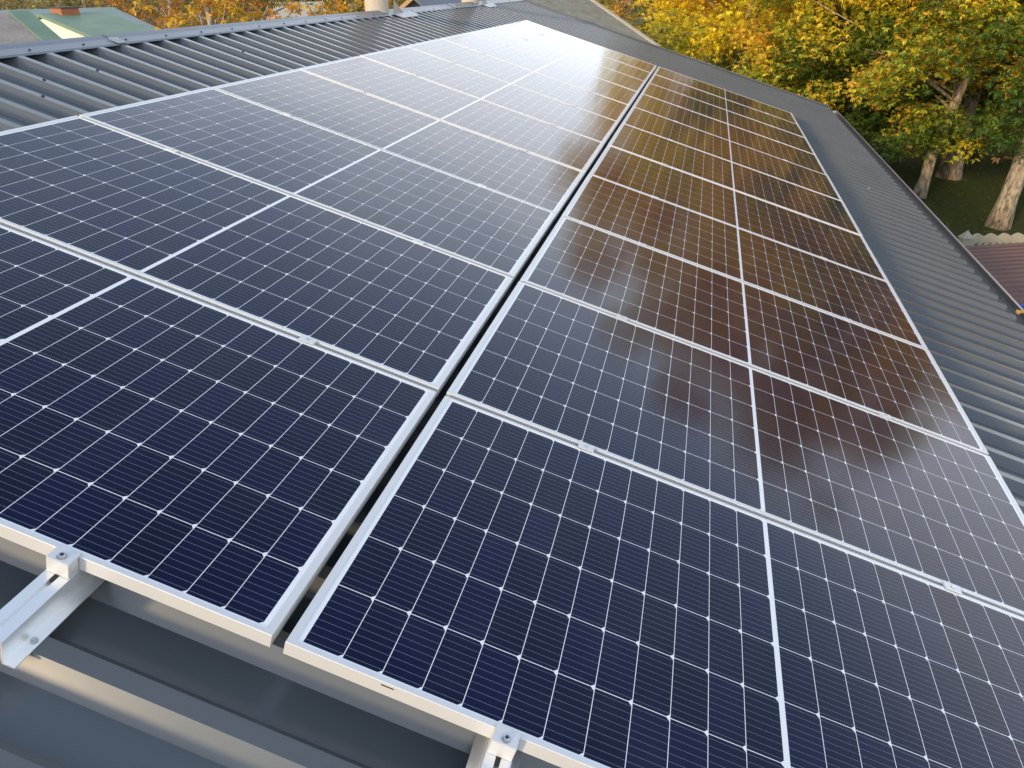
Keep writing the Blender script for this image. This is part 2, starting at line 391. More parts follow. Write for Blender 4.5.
# walls
xr = GC.x - 0.38; xl = 2 * RW.x - xr; ze = (ROOF @ Vector((U_EAVE - 0.33, 0, HPAN))).z - 0.03; zr = RW.z - 0.12
mb = MB()
sec = [(xl, GZ - 0.05), (xr, GZ - 0.05), (xr, ze), (RW.x, zr), (xl, ze)]
mb.extrude_y(sec, V0 + 0.3, V1 - 0.25)
mb.build('wall', M_WALL, house)
mb = MB(); p = ROOF @ Vector((U_EAVE - 0.05, 0, HPAN)); mb.box((xr, V0 + 0.02, p.z - 0.20), (p.x, V1 - 0.02, p.z - 0.03)); mb.build('soffit', M_SHEDWALL, house)
# small sheet screws in the roof
for (u, v) in ((-2.72, 2.52), (-2.55, 2.30), (-2.74, 3.1), (2.7, 8.1), (-2.7, 4.6)):
    s = MB(); s.tube([(0, 0, 0), (0, 0, 0.002), (0, 0, 0.0025), (0, 0, 0.008)], [0.009, 0.009, 0.005, 0.0045], 8)
    k = round((v - RIB_AT - 0.055) / PITCH)
    o = s.build('sheet_screw', M_FLASH if u > 0 else M_DARKSCREW, house); on_roof(o, u, RIB_AT + 0.055 + k * PITCH, HRIB + 0.0005)
# ventilation pipes rising through the ridge
def vent(v, rad, label):
    base = ROOF @ Vector((U_RIDGE - 0.06, v, HRIB))
    t = thing('vent_pipe', label, 'vent pipe', base, 'vent pipes on the ridge')
    mb = MB(); mb.tube([(0, 0, -0.12), (0, 0, 0.62), (0, 0, 0.63)], [rad, rad, rad * 0.97], 28); mb.build('pipe', M_PIPE, t, smooth=False)
    mb = MB(); mb.tube([(0, 0, 0.62), (0, 0, 0.72)], [rad * 1.25, rad * 0.2], 24); mb.build('rain_hood', M_FLASH, t)
    # folded flashing: a base sheet lying on the ribs beside the pipe and an upstand against it
    f = MB(); T = Matrix.Translation(-base) @ ROOF
    a = [T @ Vector(q) for q in ((U_RIDGE + 0.135, v + 0.0, HRIB + 0.016), (U_RIDGE + 0.25, v + 0.06, HRIB + 0.004), (U_RIDGE + 0.25, v + 0.62, HRIB + 0.004), (U_RIDGE + 0.135, v + 0.70, HRIB + 0.016))]
    f.slab(a, 0.002)
    b = [T @ Vector(q) for q in ((U_RIDGE + 0.135, v + 0.02, HRIB + 0.017), (U_RIDGE + 0.135, v + 0.36, HRIB + 0.017), (U_RIDGE + 0.07, v + 0.16, HRIB + 0.13))]
    f.slab(b, 0.002)
    f.build('flashing', M_FLASH, t)
vent(8.42, 0.138, 'pale cement vent pipe on the ridge in front of the yellow tree')
vent(12.4, 0.142, 'pale cement vent pipe on the ridge farther along, near the far gable')

# ------------------------------------------------------------------ rails, panels, clamps
GAPC, ROW = 0.0279, 0.0
UC = {0: -GAPC - PL, 1: 0.0}                    # left edges of the two columns
STEP = PW + 0.020
def rail(u, label):
    prof = [(-.050, -.0960), (-.050, -.0930), (-.0265, -.0930), (-.0265, -.0358), (-.0052, -.0358), (-.0052, -.0455), (.0052, -.0455), (.0052, -.0358),
            (.0265, -.0358), (.0265, -.0930), (.050, -.0930), (.050, -.0960), (.0235, -.0960), (.0235, -.0388), (.0078, -.0388), (.0078, -.0482), (-.0078, -.0482),
            (-.0078, -.0388), (-.0235, -.0388), (-.0235, -.0960)]
    t = thing('mounting_rail', label, 'mounting rail', group='rails under the panels'); on_roof(t, u, 0, 0)
    mb = MB(); mb.extrude_y(prof, -0.198, 11 * STEP + 0.06, seg=48); mb.build('channel', M_RAIL, t)
    for sx in (-1, 1):
        for yy in (-0.137, 1.13):
            s = MB(); s.tube([(sx * .038, yy, -.0930), (sx * .038, yy, -.0915), (sx * .038, yy, -.091), (sx * .038, yy, -.0895)], [.008, .008, .0065, .006], 20)
            s.tube([(sx * .038, yy, -.0895), (sx * .038, yy, -.0845)], [.0046, .0043], 6); s.build('screw', M_STEEL, t)
rail(-0.4725, 'aluminium hat rail sticking out from under the ridge-side column, at the lower left')
rail(0.4675, 'aluminium hat rail sticking out from under the eave-side column, at the bottom edge')

ordn = ['front', 'second', 'third', 'fourth', 'fifth', 'sixth', 'seventh', 'eighth', 'ninth', 'tenth', 'farthest']
def make_panel():
    t = thing('solar_panel', '', 'solar panel', group='solar panels of the array')
    mb = MB(); lx, ly, ch = 0.0175, 0.0105, 0.0010
    def ring(a, z): return [(a[0], a[2], z), (a[1], a[2], z), (a[1], a[3], z), (a[0], a[3], z)]
    outer0 = ring((0, PL, 0, PW), -PT); outer1 = ring((0, PL, 0, PW), -ch)
    top0 = ring((ch, PL - ch, ch, PW - ch), 0); top1 = ring((lx, PL - lx, ly, PW - ly), 0)
    inn = ring((lx, PL - lx, ly, PW - ly), -PT)
    rings = [outer0, outer1, top0, top1, inn, outer0]
    o = 0; pts = []
    for r_ in rings[:-1]: pts += r_
    fs = []
    for i in range(5):
        a, b = 4 * i, 4 * ((i + 1) % 5)
        fs += [(a + k, a + (k + 1) % 4, b + (k + 1) % 4, b + k) for k in range(4)]
    mb.poly(pts, fs); mb.build('frame', M_ALU, t)
    g = MB(); g.box((lx + 0.0001, ly + 0.0001, -0.0058), (PL - lx - 0.0001, PW - ly - 0.0001, -0.0014)); g.build('laminate', M_PV, t)
    return t
proto = make_panel()
for c in (0, 1):
    for k in range(11):
        t = proto if (c == 0 and k == 0) else copy_tree(proto)
        on_roof(t, UC[c] + rnd.uniform(-.0008, .0008), k * STEP, rnd.uniform(-.0006, .0006))
        t.rotation_euler = (rnd.uniform(-.0018, .0018), SL + rnd.uniform(-.0009, .0009), 0)
        side = 'ridge-side' if c == 0 else 'eave-side'
        if k == 0: lab = 'black solar panel in front of its %s column, nearest the viewer' % side
        elif k == 10: lab = 'black solar panel closing the %s column at the far gable' % side
        else: lab = 'black solar panel, %s from the front in the %s column' % (ordn[k], side)
        t['label'] = lab
ds = MB(); ds.box((.205, -.0006, -.0105), (.232, .001, -.0075)); ds.build('drain_slot', M_HOLE, [o for o in COL.objects if o.get('label') == 'black solar panel in front of its eave-side column, nearest the viewer'][0])
# end clamps where the rails come out
def end_clamp(u, label):
    t = thing('end_clamp', label, 'clamp', group='end clamps at the front edge'); on_roof(t, u, 0, 0)
    mb = MB(); prof = [(-.030, -.0355), (-.0012, -.0355), (-.0012, .0012), (.0085, .0012), (.0085, .0040), (-.030, .0040)]
    n = len(prof); pts = [(-.025, y, z) for y, z in prof] + [(.025, y, z) for y, z in prof]
    mb.poly(pts, [tuple(range(n)), tuple(range(n, 2 * n))] + [(i, (i + 1) % n, n + (i + 1) % n, n + i) for i in range(n)])
    mb.build('body', M_ALU, t, bevel=0.0012)
    s = MB(); s.tube([(0, -.0165, .0040), (0, -.0165, .0050), (0, -.0165, .0051), (0, -.0165, .0098), (0, -.0165, .0106)], [.0098, .0098, .0068, .0068, .0058], 24)
    b = s.build('bolt', M_STEEL, t)
    s = MB(); s.tube([(0, -.0165, .0107), (0, -.0165, .0109)], .0038, 6); s.build('socket', M_HOLE, b)
    s = MB(); s.box((-.0045, -.046, -.0405), (.0045, -.0315, -.0345)); s.build('slot_nut', M_HOLE, t)
end_clamp(-0.4725, 'silver end clamp bolted on the rail at the lower left')
end_clamp(0.4675, 'silver end clamp bolted on the rail at the bottom edge')
def make_mid():
    t = thing('mid_clamp', '', 'clamp', group='clamps between the panel rows')
    mb = MB(); mb.box((-.025, -.018, .0016), (.025, .018, .0034)); mb.box((-.025, -.0085, -.0352), (.025, .0085, .0015))
    mb.build('plate', M_ALU, t)
    s = MB(); s.tube([(0, 0, .0034), (0, 0, .0066)], .0055, 14); s.build('bolt', M_STEEL, t)
    return t
mid = make_mid(); first = True
for k in range(1, 11):
    for c, us in ((0, (-1.655, -0.4725)), (1, (0.4675, 1.640))):
        for j, u in enumerate(us):
            if c == 0 and j == 0 and k == 1: continue          # that one lies outside the picture
            t = mid if first else copy_tree(mid); first = False
            on_roof(t, u, k * STEP - 0.010, 0)
            t['label'] = 'clamp between %s and %s %s panels, on the rail nearer the %s' % (
                ordn[k - 1], ordn[k], ('ridge-side', 'eave-side')[c], (('ridge', 'centre gap'), ('centre gap', 'eave'))[c][j])
# fallen leaf in the gutter
mb = MB(); c = Vector((GC.x + 0.03, 5.15, GC.z + 0.01)); pts = []
for k in range(10):
    a = 2 * math.pi * k / 10; rr = 0.034 * (1 + 0.25 * math.cos(2 * a))
    pts.append(c + Vector((rr * math.cos(a), rr * 1.2 * math.sin(a), 0.012 * math.sin(3 * a) + 0.02)))
pts.append(c + Vector((0, 0, 0.035)))
mb.poly(pts, [(k, (k + 1) % 10, 10) for k in range(10)])
tag(mb.build('fallen_leaf', M_LEAFY), 'curled orange leaf lying in the eave gutter', 'leaf')

# ------------------------------------------------------------------ foliage
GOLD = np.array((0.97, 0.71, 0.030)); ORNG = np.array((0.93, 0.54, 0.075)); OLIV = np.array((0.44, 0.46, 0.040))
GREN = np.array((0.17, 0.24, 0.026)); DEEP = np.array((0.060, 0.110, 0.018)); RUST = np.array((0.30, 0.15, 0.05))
def leaves(name, parent, centres, radii, nper, size, palette, seed, flat=0.75, fan=5):
    """compound leaves (a fan of leaflets each) scattered through clumps; palette(p, r) -> colour of a spray"""
    rg = np.random.default_rng(seed); V = []; Ccol = []
    cs = []; tint = []
    for c, r in zip(centres, radii):
        n = max(3, int(nper * r * r))
        d = rg.normal(size=(n, 3)); d /= np.linalg.norm(d, axis=1)[:, None]
        rad = rg.random(n) ** 0.45
        p = np.array(c) + d * (rad * r)[:, None] * np.array((1, 1, flat))
        cs.append(p); tint.append(np.full(n, rg.random()))
    cs = np.concatenate(cs); tint = np.concatenate(tint); n = len(cs)
    colr = palette(cs, tint, rg)
    # orientation of every spray: drooping outward
    yaw = rg.uniform(0, 2 * np.pi, n); droop = rg.uniform(-0.1, 1.1, n)
    f = np.stack([np.cos(yaw) * np.cos(droop), np.sin(yaw) * np.cos(droop), -np.sin(droop)], 1)
    sd_ = np.stack([-np.sin(yaw), np.cos(yaw), rg.uniform(-.35, .35, n)], 1); sd_ /= np.linalg.norm(sd_, axis=1)[:, None]
    up = np.cross(f, sd_)
    sz = size * rg.uniform(0.65, 1.35, n)
    angs = np.linspace(-1.15, 1.15, fan) if fan > 1 else np.array([0.0])
    quads = []; cols = []
    for a in angs:
        a2 = a + rg.normal(0, .12, n)
        dirv = f * np.cos(a2)[:, None] + sd_ * np.sin(a2)[:, None] + up * rg.normal(0, .22, n)[:, None]
        per = -f * np.sin(a2)[:, None] + sd_ * np.cos(a2)[:, None] + up * rg.normal(0, .3, n)[:, None]
        ln = sz * rg.uniform(.8, 1.15, n) * (1 - 0.18 * abs(a)); wd = ln * rg.uniform(.16, .23, n)
        b0 = cs + dirv * (0.06 * sz)[:, None]
        m_ = cs + dirv * (0.52 * ln)[:, None]; tip = cs + dirv * ln[:, None] - np.array((0, 0, 1)) * (ln * .12)[:, None]
        quads.append(np.stack([b0, m_ + per * wd[:, None], tip, m_ - per * wd[:, None]], 1))
        cols.append(np.clip(colr * rg.uniform(.75, 1.25, (n, 1)), 0, 1))
    q = np.concatenate(quads).reshape(-1, 3); cl = np.concatenate(cols); nf = len(cl)
    me = bpy.data.meshes.new(name)
    me.vertices.add(nf * 4); me.vertices.foreach_set('co', q.astype(np.float32).ravel())
    me.loops.add(nf * 4); me.loops.foreach_set('vertex_index', np.arange(nf * 4, dtype=np.int32))
    me.polygons.add(nf); me.polygons.foreach_set('loop_start', np.arange(0, nf * 4, 4, dtype=np.int32))
    me.update(calc_edges=True)
    at = me.attributes.new('hue', 'FLOAT_COLOR', 'FACE')
    at.data.foreach_set('color', np.concatenate([cl, np.ones((nf, 1))], 1).astype(np.float32).ravel())
    me.materials.append(M_LEAF)
    o = bpy.data.objects.new(name, me); COL.objects.link(o); o.parent = parent
    return o
def mixc(a, b, t): return a[None] * (1 - t)[:, None] + b[None] * t[:, None]
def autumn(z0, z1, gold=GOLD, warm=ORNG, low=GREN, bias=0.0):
    """leaves turning from green low to olive, gold and orange high; shaded foot and sunlit top painted in too"""
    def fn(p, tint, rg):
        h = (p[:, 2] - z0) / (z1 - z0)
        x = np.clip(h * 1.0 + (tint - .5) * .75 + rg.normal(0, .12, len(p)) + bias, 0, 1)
        c = mixc(DEEP, low, np.clip(x / .25, 0, 1)); c = c * (1 - np.clip((x - .25) / .2, 0, 1))[:, None] + OLIV[None] * np.clip((x - .25) / .2, 0, 1)[:, None]  # dark greens low down also paint the lower crown's shade into the leaves
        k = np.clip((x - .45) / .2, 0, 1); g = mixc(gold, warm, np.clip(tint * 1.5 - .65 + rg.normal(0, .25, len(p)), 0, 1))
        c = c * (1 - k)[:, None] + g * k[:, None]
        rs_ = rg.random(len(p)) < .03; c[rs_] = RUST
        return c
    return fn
def plain(cols):
    cols = np.array(cols)
    def fn(p, tint, rg):
        i = np.clip((tint + rg.normal(0, .18, len(p))) * len(cols), 0, len(cols) - 1).astype(int)
        return cols[i]
    return fn
def tree(name, label, cat, base, trunk_r, lean, zlow, ztop, rad, nclump, nper, size, pal, seed, group=None, cshift=(0, 0), fan=5, fork=None, skirt=0.0):
    """crown from zlow to ztop (world heights), trunk flared at its foot, limbs reaching into the clumps"""
    rg = random.Random(seed); t = thing(name, label, cat, base, group)
    bz = base[2]; zl, zt = zlow - bz, ztop - bz
    H = zl + (zt - zl) * 0.62; k = fork or max(1.2, zl + 0.5)
    tr = MB()
    pth = []; rd = []
    for i in range(12):
        s = i / 11; z = -0.1 + (H + .1) * s
        pth.append((lean[0] * z + 0.07 * math.sin(3 * s * 2 + seed) * (i > 1), lean[1] * z + 0.07 * math.cos(4 * s + seed) * (i > 1), z))
        rd.append(trunk_r * ((1.0 + .38 * math.exp(-z / .18)) * (1 - .62 * max(0, (z - k)) / max(.1, H - k)) if z > 0 else 1.5))
    n0 = len(tr.v); tr.tube(pth, rd, 18)
    for i in range(n0, len(tr.v)):                # knotty, uneven bark
        x, y, z = tr.v[i]; a = math.atan2(y - lean[1] * z, x - lean[0] * z); b = 1 + .10 * math.sin(3 * a + z * 1.3 + seed) + .06 * math.sin(7 * a + seed)
        tr.v[i] = (lean[0] * z + (x - lean[0] * z) * b, lean[1] * z + (y - lean[1] * z) * b, z)
    cx, cy = cshift; cz = (zl + zt) / 2; hz = (zt - zl) / 2
    cs, rs_ = [], []
    for i in range(nclump):
        for _ in range(40):
            d = Vector((rg.gauss(0, 1), rg.gauss(0, 1), rg.gauss(0, 1))).normalized()
            if d.z < 0:                           # full, hanging skirt
                q = math.sqrt(1 - d.z ** 4) / max(.05, math.hypot(d.x, d.y)); d.x *= q; d.y *= q
            s = rg.uniform(.50, 1.0) if i % 4 else rg.uniform(.1, .7)
            r_ = rg.uniform(.55, 1.1) * rad * .25
            lump = 1 + .16 * math.sin(3 * math.atan2(d.y, d.x) + seed) + .12 * math.sin(5 * d.z + seed * 2)
            p = Vector((cx + d.x * s * (rad - r_ * .6) * lump, cy + d.y * s * (rad - r_ * .6) * lump, cz + d.z * s * (hz - r_ * .5)))
            break
        cs.append(p); rs_.append(r_)
    for i in range(int(nclump * skirt)):          # boughs hanging low round the rim
        a = rg.uniform(0, 6.283); q = rg.uniform(.45, 1.02); r_ = rg.uniform(.5, 1.0) * rad * .24
        cs.append(Vector((cx + math.cos(a) * q * rad, cy + math.sin(a) * q * rad, zl + r_ * .8 + rg.uniform(0, 1) ** 1.5 * hz * .8))); rs_.append(r_)
    for i in range(0, nclump, 3):                 # limbs
        p = cs[i]; z0 = min(H * .95, max(k, p.z * rg.uniform(.45, .8))); a = Vector((lean[0] * z0, lean[1] * z0, z0))
        m1 = a.lerp(p, .45) + Vector((rg.uniform(-.3, .3), rg.uniform(-.3, .3), rg.uniform(.1, .5)))
        r0 = trunk_r * rg.uniform(.16, .34)
        tr.tube([a, m1, a.lerp(p, .8) + Vector((0, 0, .15)), p], [r0, r0 * .6, r0 * .35, r0 * .12], 7)
    tr.build('trunk', M_BARK, t, smooth=True)
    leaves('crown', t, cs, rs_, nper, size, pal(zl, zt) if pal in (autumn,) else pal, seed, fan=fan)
    return t
G1 = 'old walnut trees behind the house'
def aut_shade(bz, zlo, zhi, **k): return autumn(zlo - bz, zhi - bz, **k)
# the grove seen beyond the eave and mirrored in the panels
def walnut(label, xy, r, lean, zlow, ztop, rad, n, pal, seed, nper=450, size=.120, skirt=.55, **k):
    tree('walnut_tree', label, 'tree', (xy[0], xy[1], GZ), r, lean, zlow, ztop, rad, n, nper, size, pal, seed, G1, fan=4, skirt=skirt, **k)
walnut('old walnut with the thick bare trunk standing in the middle of the lawn', (8.0, 24.2), .24, (.01, -.01), -2.35, 10.2, 5.5, 135, aut_shade(GZ, -4.6, 5.3), 11, cshift=(-.5, -.2))
walnut('slim leaning walnut close behind the eave gutter', (6.6, 21.5), .13, (.14, .03), -3.0, 5.6, 3.4, 95, aut_shade(GZ, -4.3, 6.3), 23, cshift=(-1.3, 1.6), skirt=.7)
walnut('walnut with the pale flared trunk beside the concrete fence', (7.8, 18.9), .19, (.06, .02), -2.7, 9.4, 3.4, 95, aut_shade(GZ, -3.9, 4.1), 31, cshift=(2.0, 1.4))
walnut('golden yellow walnut rising behind the far gable', (2.0, 27.0), .30, (.0, .0), -3.2, 9.8, 4.1, 115, aut_shade(GZ, -5.8, 2.5, bias=.06), 41, skirt=.3)
walnut('tallest green and gold walnut, between the golden one and the thick trunk', (5.2, 29.5), .34, (.0, .0), -3.7, 12.2, 5.0, 130, aut_shade(GZ, -4.9, 5.5), 53)
walnut('yellow walnut at the right border of the lawn behind the flared trunk', (11.7, 27.0), .32, (.0, .0), -2.7, 10.6, 4.7, 115, aut_shade(GZ, -4.3, 3.5, bias=.03), 61)
walnut('dark green walnut deep in the shade behind the thick trunk', (8.6, 33.5), .30, (.0, .0), -3.7, 8.5, 5.2, 100, aut_shade(GZ, -3.8, 9.9), 81, nper=110, size=.25)
walnut('green walnut at the back of the lawn, under the yellow one', (16.0, 34.0), .30, (.0, .0), -3.7, 8.0, 5.2, 100, aut_shade(GZ, -3.8, 8.9), 83, nper=110, size=.25)

# ------------------------------------------------------------------ yard: fence, shed
fence = thing('concrete_fence', 'cast concrete garden fence with scalloped top beside the flared trunk', 'fence', (5.72, 14.45, GZ))
FD = Vector((1.0, 0.30, 0)).normalized(); fr = math.atan2(FD.y, FD.x); fence.rotation_euler = (0, 0, fr)
FH = 1.04
for i in range(6):
    x0 = i * 2.0
    p = MB(); p.box((x0 - .09, -.07, -.1), (x0 + .09, .07, FH - .12)); p.poly([(x0 - .11, -.09, FH - .12), (x0 + .11, -.09, FH - .12), (x0 + .11, .09, FH - .12), (x0 - .11, .09, FH - .12), (x0, 0, FH + .02)], [(0, 1, 4), (1, 2, 4), (2, 3, 4), (3, 0, 4), (3, 2, 1, 0)])
    p.build('post', M_CONC, fence)
    pn = MB(); a, b = x0 + .09, x0 + 1.91
    pn.box((a, -.03, -.05), (b, .03, FH - .36))                            # solid board
    nb = 14
    for j in range(nb):
        xx = a + (b - a) * (j + .5) / nb; pn.box((xx - .042, -.025, FH - .36), (xx + .042, .025, FH - .22))    # balusters
    top = [(a, FH - .22)]                                                   # scalloped top board
    for j in range(57):
        s = j / 56; top.append((a + (b - a) * s, FH - .12 + .07 * abs(math.sin(s * 7 * math.pi))))
    top.append((b, FH - .22)); n = len(top)
    pn.poly([(x, -.03, z) for x, z in top] + [(x, .03, z) for x, z in top], [tuple(range(n)), tuple(range(n, 2 * n))] + [(i_, (i_ + 1) % n, n + (i_ + 1) % n, n + i_) for i_ in range(n)])
    pn.build('panel', M_CONC, fence)
shed = thing('low_shed', 'low shed with a brown ribbed metal roof between the house and the fence', 'shed', (4.26, 7.89, GZ), rot=(0, 0, R(23.5)))
def shed_parts():
    W, L, sl = 2.55, 6.5, 0.080
    prof = []; y = 0.0
    while y < W:
        for dy, h in ((0, 0), (.02, .016), (.05, .016), (.07, 0), (.16, 0)):
            if y + dy <= W: prof.append((y + dy, h))
        y += .175
    n = len(prof); mb = MB()
    pts = [(x, y_, 2.0 - sl * y_ + h) for x in (0, L) for y_, h in prof]
    mb.poly(pts, [(i, i + 1, n + i + 1, n + i) for i in range(n - 1)]); mb.build('roof', M_BROWN, shed)
    b = MB(); b.box((0, -.045, 1.93), (L, -.004, 2.022)); b.build('fascia', M_BLUE, shed)
    wl = MB()
    wl.box((.15, W - .25, -.05), (L - .1, W - .15, 1.76)); wl.box((.15, .45, -.05), (.25, W - .251, 1.75)); wl.box((L - .2, .45, -.05), (L - .1, W - .251, 1.75))
    wl.build('wall', M_SHEDWALL, shed)
    for x in (.3, 2.2, 4.2, 6.2):
        p = MB(); p.box((x, .10, -.05), (x + .1, .20, 1.97)); p.build('post', M_SHEDWALL, shed)
shed_parts()

# ------------------------------------------------------------------ houses and trees beyond the ridge and the far gable
def slabq(name, mat_, parent, quad, th=.12, base=None):
    mb = MB(); mb.slab([Vector(q) - parent.location for q in quad], th); return mb.build(name, mat_, parent)
# mossy outbuilding beyond the gable: the roof plane climbs away to the upper left
def outbuilding():
    N = Vector((-1.00, 22.2, -0.24)); up = Vector((-1.66, 1.55, .83)); wv = Vector((-1.5, -1.66, 0)).normalized()
    base = Vector((N.x, N.y, GZ)); t = thing('outbuilding', 'outbuilding with a mossy grey cement roof beyond the far gable', 'outbuilding', base)
    E0 = N - up * .25; T = N + up * 1.9; wd = 2.75
    slabq('roof', M_ASB, t, [E0, T, T + wv * wd, E0 + wv * wd], .06)
    back = Vector((-up.x, -up.y, up.z)) * -1                       # the far slope falls away behind the ridge
    back = Vector((up.x, up.y, -up.z)); B = T + back * 1.6
    slabq('roof', M_ASB, t, [T, B, B + wv * wd, T + wv * wd], .06)
    for q, nm in ((0.0, 'verge'), (wd, 'verge')):
        a = E0 + wv * (q - .06) + Vector((0, 0, .035)); b = T + wv * (q - .06) + Vector((0, 0, .035))
        slabq(nm, M_EDGE, t, [a, b, b + wv * .12, a + wv * .12], .09)
    # lean-to at the left, a blue-grey sheet a step lower
    a, b = E0 + wv * (wd + .08) - Vector((0, 0, .3)), T + wv * (wd + .08) - Vector((0, 0, .3))
    slabq('lean_to_roof', M_BROOF, t, [a, b, b + wv * 2.4, a + wv * 2.4], .06)
    mb = MB(); h = -GZ
    ins = lambda p: Vector((p.x - base.x, p.y - base.y, 0))
    c1, c2, c3, c4 = ins(N + up * .1 + wv * .15), ins(B - back * .35 + wv * .15), ins(B - back * .35 + wv * (wd - .15)), ins(N + up * .1 + wv * (wd - .15))
    m1, m2 = ins(T + wv * .15), ins(T + wv * (wd - .15))
    zl_, zt_, zb_ = (N + up * .1).z - GZ - .1, T.z - GZ - .1, (B - back * .35).z - GZ - .1
    V = [c1, m1, c2, c3, m2, c4]
    Z = [zl_, zt_, zb_, zb_, zt_, zl_]
    pts = [(p.x, p.y, -.05) for p in V] + [(p.x, p.y, z) for p, z in zip(V, Z)]
    mb.poly(pts, [(i, (i + 1) % 6, 6 + (i + 1) % 6, 6 + i) for i in range(6)] + [(6, 7, 10, 11), (7, 8, 9, 10)]); mb.build('wall', M_SHEDWALL, t)
outbuilding()

def gable_house(name, label, cat, centre, yaw, L, W, zeave, zridge, mroof, mwall, over=.35, mgable=None, mverge=None):
    """long axis = local x, eaves along x"""
    t = thing(name, label, cat, (centre[0], centre[1], GZ), rot=(0, 0, R(yaw)))
    ze_, zr_ = zeave - GZ, zridge - GZ; h = (zr_ - ze_) / (W / 2)
    mb = MB(); s = [(-W / 2, -.05), (W / 2, -.05), (W / 2, ze_), (0, zr_), (-W / 2, ze_)]
    pts = [(-L / 2, y, z) for y, z in s] + [(L / 2, y, z) for y, z in s]
    mb.poly(pts, [(0, 1, 2, 3, 4), (9, 8, 7, 6, 5)] + [(i, (i + 1) % 5, 5 + (i + 1) % 5, 5 + i) for i in range(5)]); mb.build('wall', mwall, t)
    for sgn in (-1, 1):
        r_ = MB(); lo = sgn * (W / 2 + over); zlo = zr_ - h * (W / 2 + over) + .09
        q = [(-L / 2 - over, 0, zr_ + .09), (L / 2 + over, 0, zr_ + .09), (L / 2 + over, lo, zlo), (-L / 2 - over, lo, zlo)]
        r_.slab(q, .08); r_.build('roof', mroof, t)
        if mverge:
            for e in (-1, 1):
                v_ = MB(); xx = e * (L / 2 + over); v_.slab([(xx - .30, 0, zr_ + .125), (xx + .05, 0, zr_ + .125), (xx + .05, lo, zlo + .035), (xx - .30, lo, zlo + .035)], .12); v_.build('verge', mverge, t)
    return t
AX = Vector((math.cos(R(67)), math.sin(R(67)), 0)); DN = Vector((math.sin(R(67)), -math.cos(R(67)), 0))   # the lane's houses all stand alike
def lane(name, label, cat, end, L, W, zr, pitch, mroof, mwall, far_end=True, **k):
    c = Vector((end[0], end[1], 0)) + AX * (L / 2) * (-1 if far_end else 1)
    return gable_house(name, label, cat, c, 67, L, W, zr - (W / 2) * math.tan(R(pitch)), zr, mroof, mwall, **k)
lane('slate_roofed_house', 'house with an old grey slate roof edged in green sheet, at the upper left', 'house', (-11.6, 11.9), 9, 6, .53, 24, M_SLATE, M_WALL, over=.3, mverge=M_GREEN)
lane('green_roofed_house', 'house with a green sheet roof and a cream boarded gable behind the slate roof', 'house', (-15.2, 16.7), 1.5, 6.6, .33, 10.5, M_GREEN, M_CREAM, far_end=False, over=.10)
lane('teal_roofed_house', 'house with a plain blue-green sheet roof behind the green roof', 'house', P(105, 7, 40)[:2], 9, 9, P(105, 7, 40).z - .1, 13, M_TEAL, M_PINK)
ch = thing('brick_chimney', 'stubby orange brick chimney on the green roof', 'chimney', (-15.2 + AX.x * .55, 16.7 + AX.y * .55, .30), rot=(0, 0, R(67)))
mb = MB(); mb.box((-.22, -.27, -.1), (.22, .27, .22)); mb.build('stack', M_BRICK, ch)
mb = MB(); mb.box((-.235, -.285, .221), (.235, .285, .25)); mb.build('cap', M_CAPB, ch)
# wooden gable looking over the ridge
gp = P(418, -3, 30)
gh = gable_house('wooden_gable_house', 'house with a pale wooden gable and a blue-grey roof right of the nearer vent pipe', 'house', (gp.x - .78, gp.y + 4.43), 100, 9, 5.0, gp.z - 1.9, gp.z, M_BROOF, M_EDGE, over=.4, mverge=M_WOOD)
rp = P(297, 3, 80)
gable_house('rose_house', 'small far rose plastered house between the orange trees', 'house', (rp.x, rp.y), 50, 4.5, 4.5, rp.z - 1.3, rp.z, M_EDGE, M_PINK)

G2 = 'autumn trees beyond the ridge'
YEL = (.66, .40, .03); ORA = (.60, .25, .03); RED = (.45, .14, .04); OL = (.24, .22, .03); GR = (.09, .12, .025); PALE = (.45, .38, .14); BRN = (.30, .20, .08)
def far_tree(name, label, cat, px, D, ztop, rad, pal, seed, zlow=-3.0, size=.21, n=46, nper=62, group=G2):
    p = P(px, 10, D); tree(name, label, cat, (p.x, p.y, GZ), .16 + rad * .03, (.01, .01), zlow, ztop, rad, n, nper, size, plain(pal), seed, group, fan=4)
far_tree('autumn_tree', 'orange tree right of the blue-green roof', 'tree', 135, 52, 2.4, 3.4, [ORA, ORA, RED, BRN, YEL], 101)
far_tree('autumn_tree', 'reddish brown tree beside the orange one, touching the blue-green roof', 'tree', 168, 47, 2.2, 2.4, [ORA, RED, BRN, BRN, OL], 102)
far_tree('shrub', 'low yellow-green shrub just above the ridge cap right of the blue-green roof', 'shrub', 170, 30, -.05, 1.3, [OL, OL, YEL, GR], 103, zlow=-3.6, n=24)
far_tree('autumn_tree', 'yellow tree rising over the ridge cap, between orange trees', 'tree', 205, 36, 2.6, 2.5, [YEL, YEL, OL, YEL, ORA], 104)
far_tree('autumn_tree', 'broad dull orange tree left of the golden one', 'tree', 246, 40, 2.5, 3.0, [ORA, BRN, YEL, ORA, OL], 105)
far_tree('autumn_tree', 'olive brown tree below the rose house', 'tree', 282, 36, .40, 2.4, [BRN, OL, ORA, BRN], 106)
far_tree('autumn_tree', 'golden tree left of the nearer vent pipe', 'tree', 318, 34, 2.2, 1.9, [YEL, YEL, (.70, .38, .02), ORA], 107)
far_tree('autumn_tree', 'olive and yellow tree touching the left of the nearer vent pipe', 'tree', 350, 38, 2.2, 2.4, [OL, YEL, OL, YEL, GR], 108)
far_tree('autumn_tree', 'yellow and orange tree between the nearer vent pipe and the wooden gable', 'tree', 394, 36, 2.2, 1.9, [YEL, OL, ORA, YEL], 109)
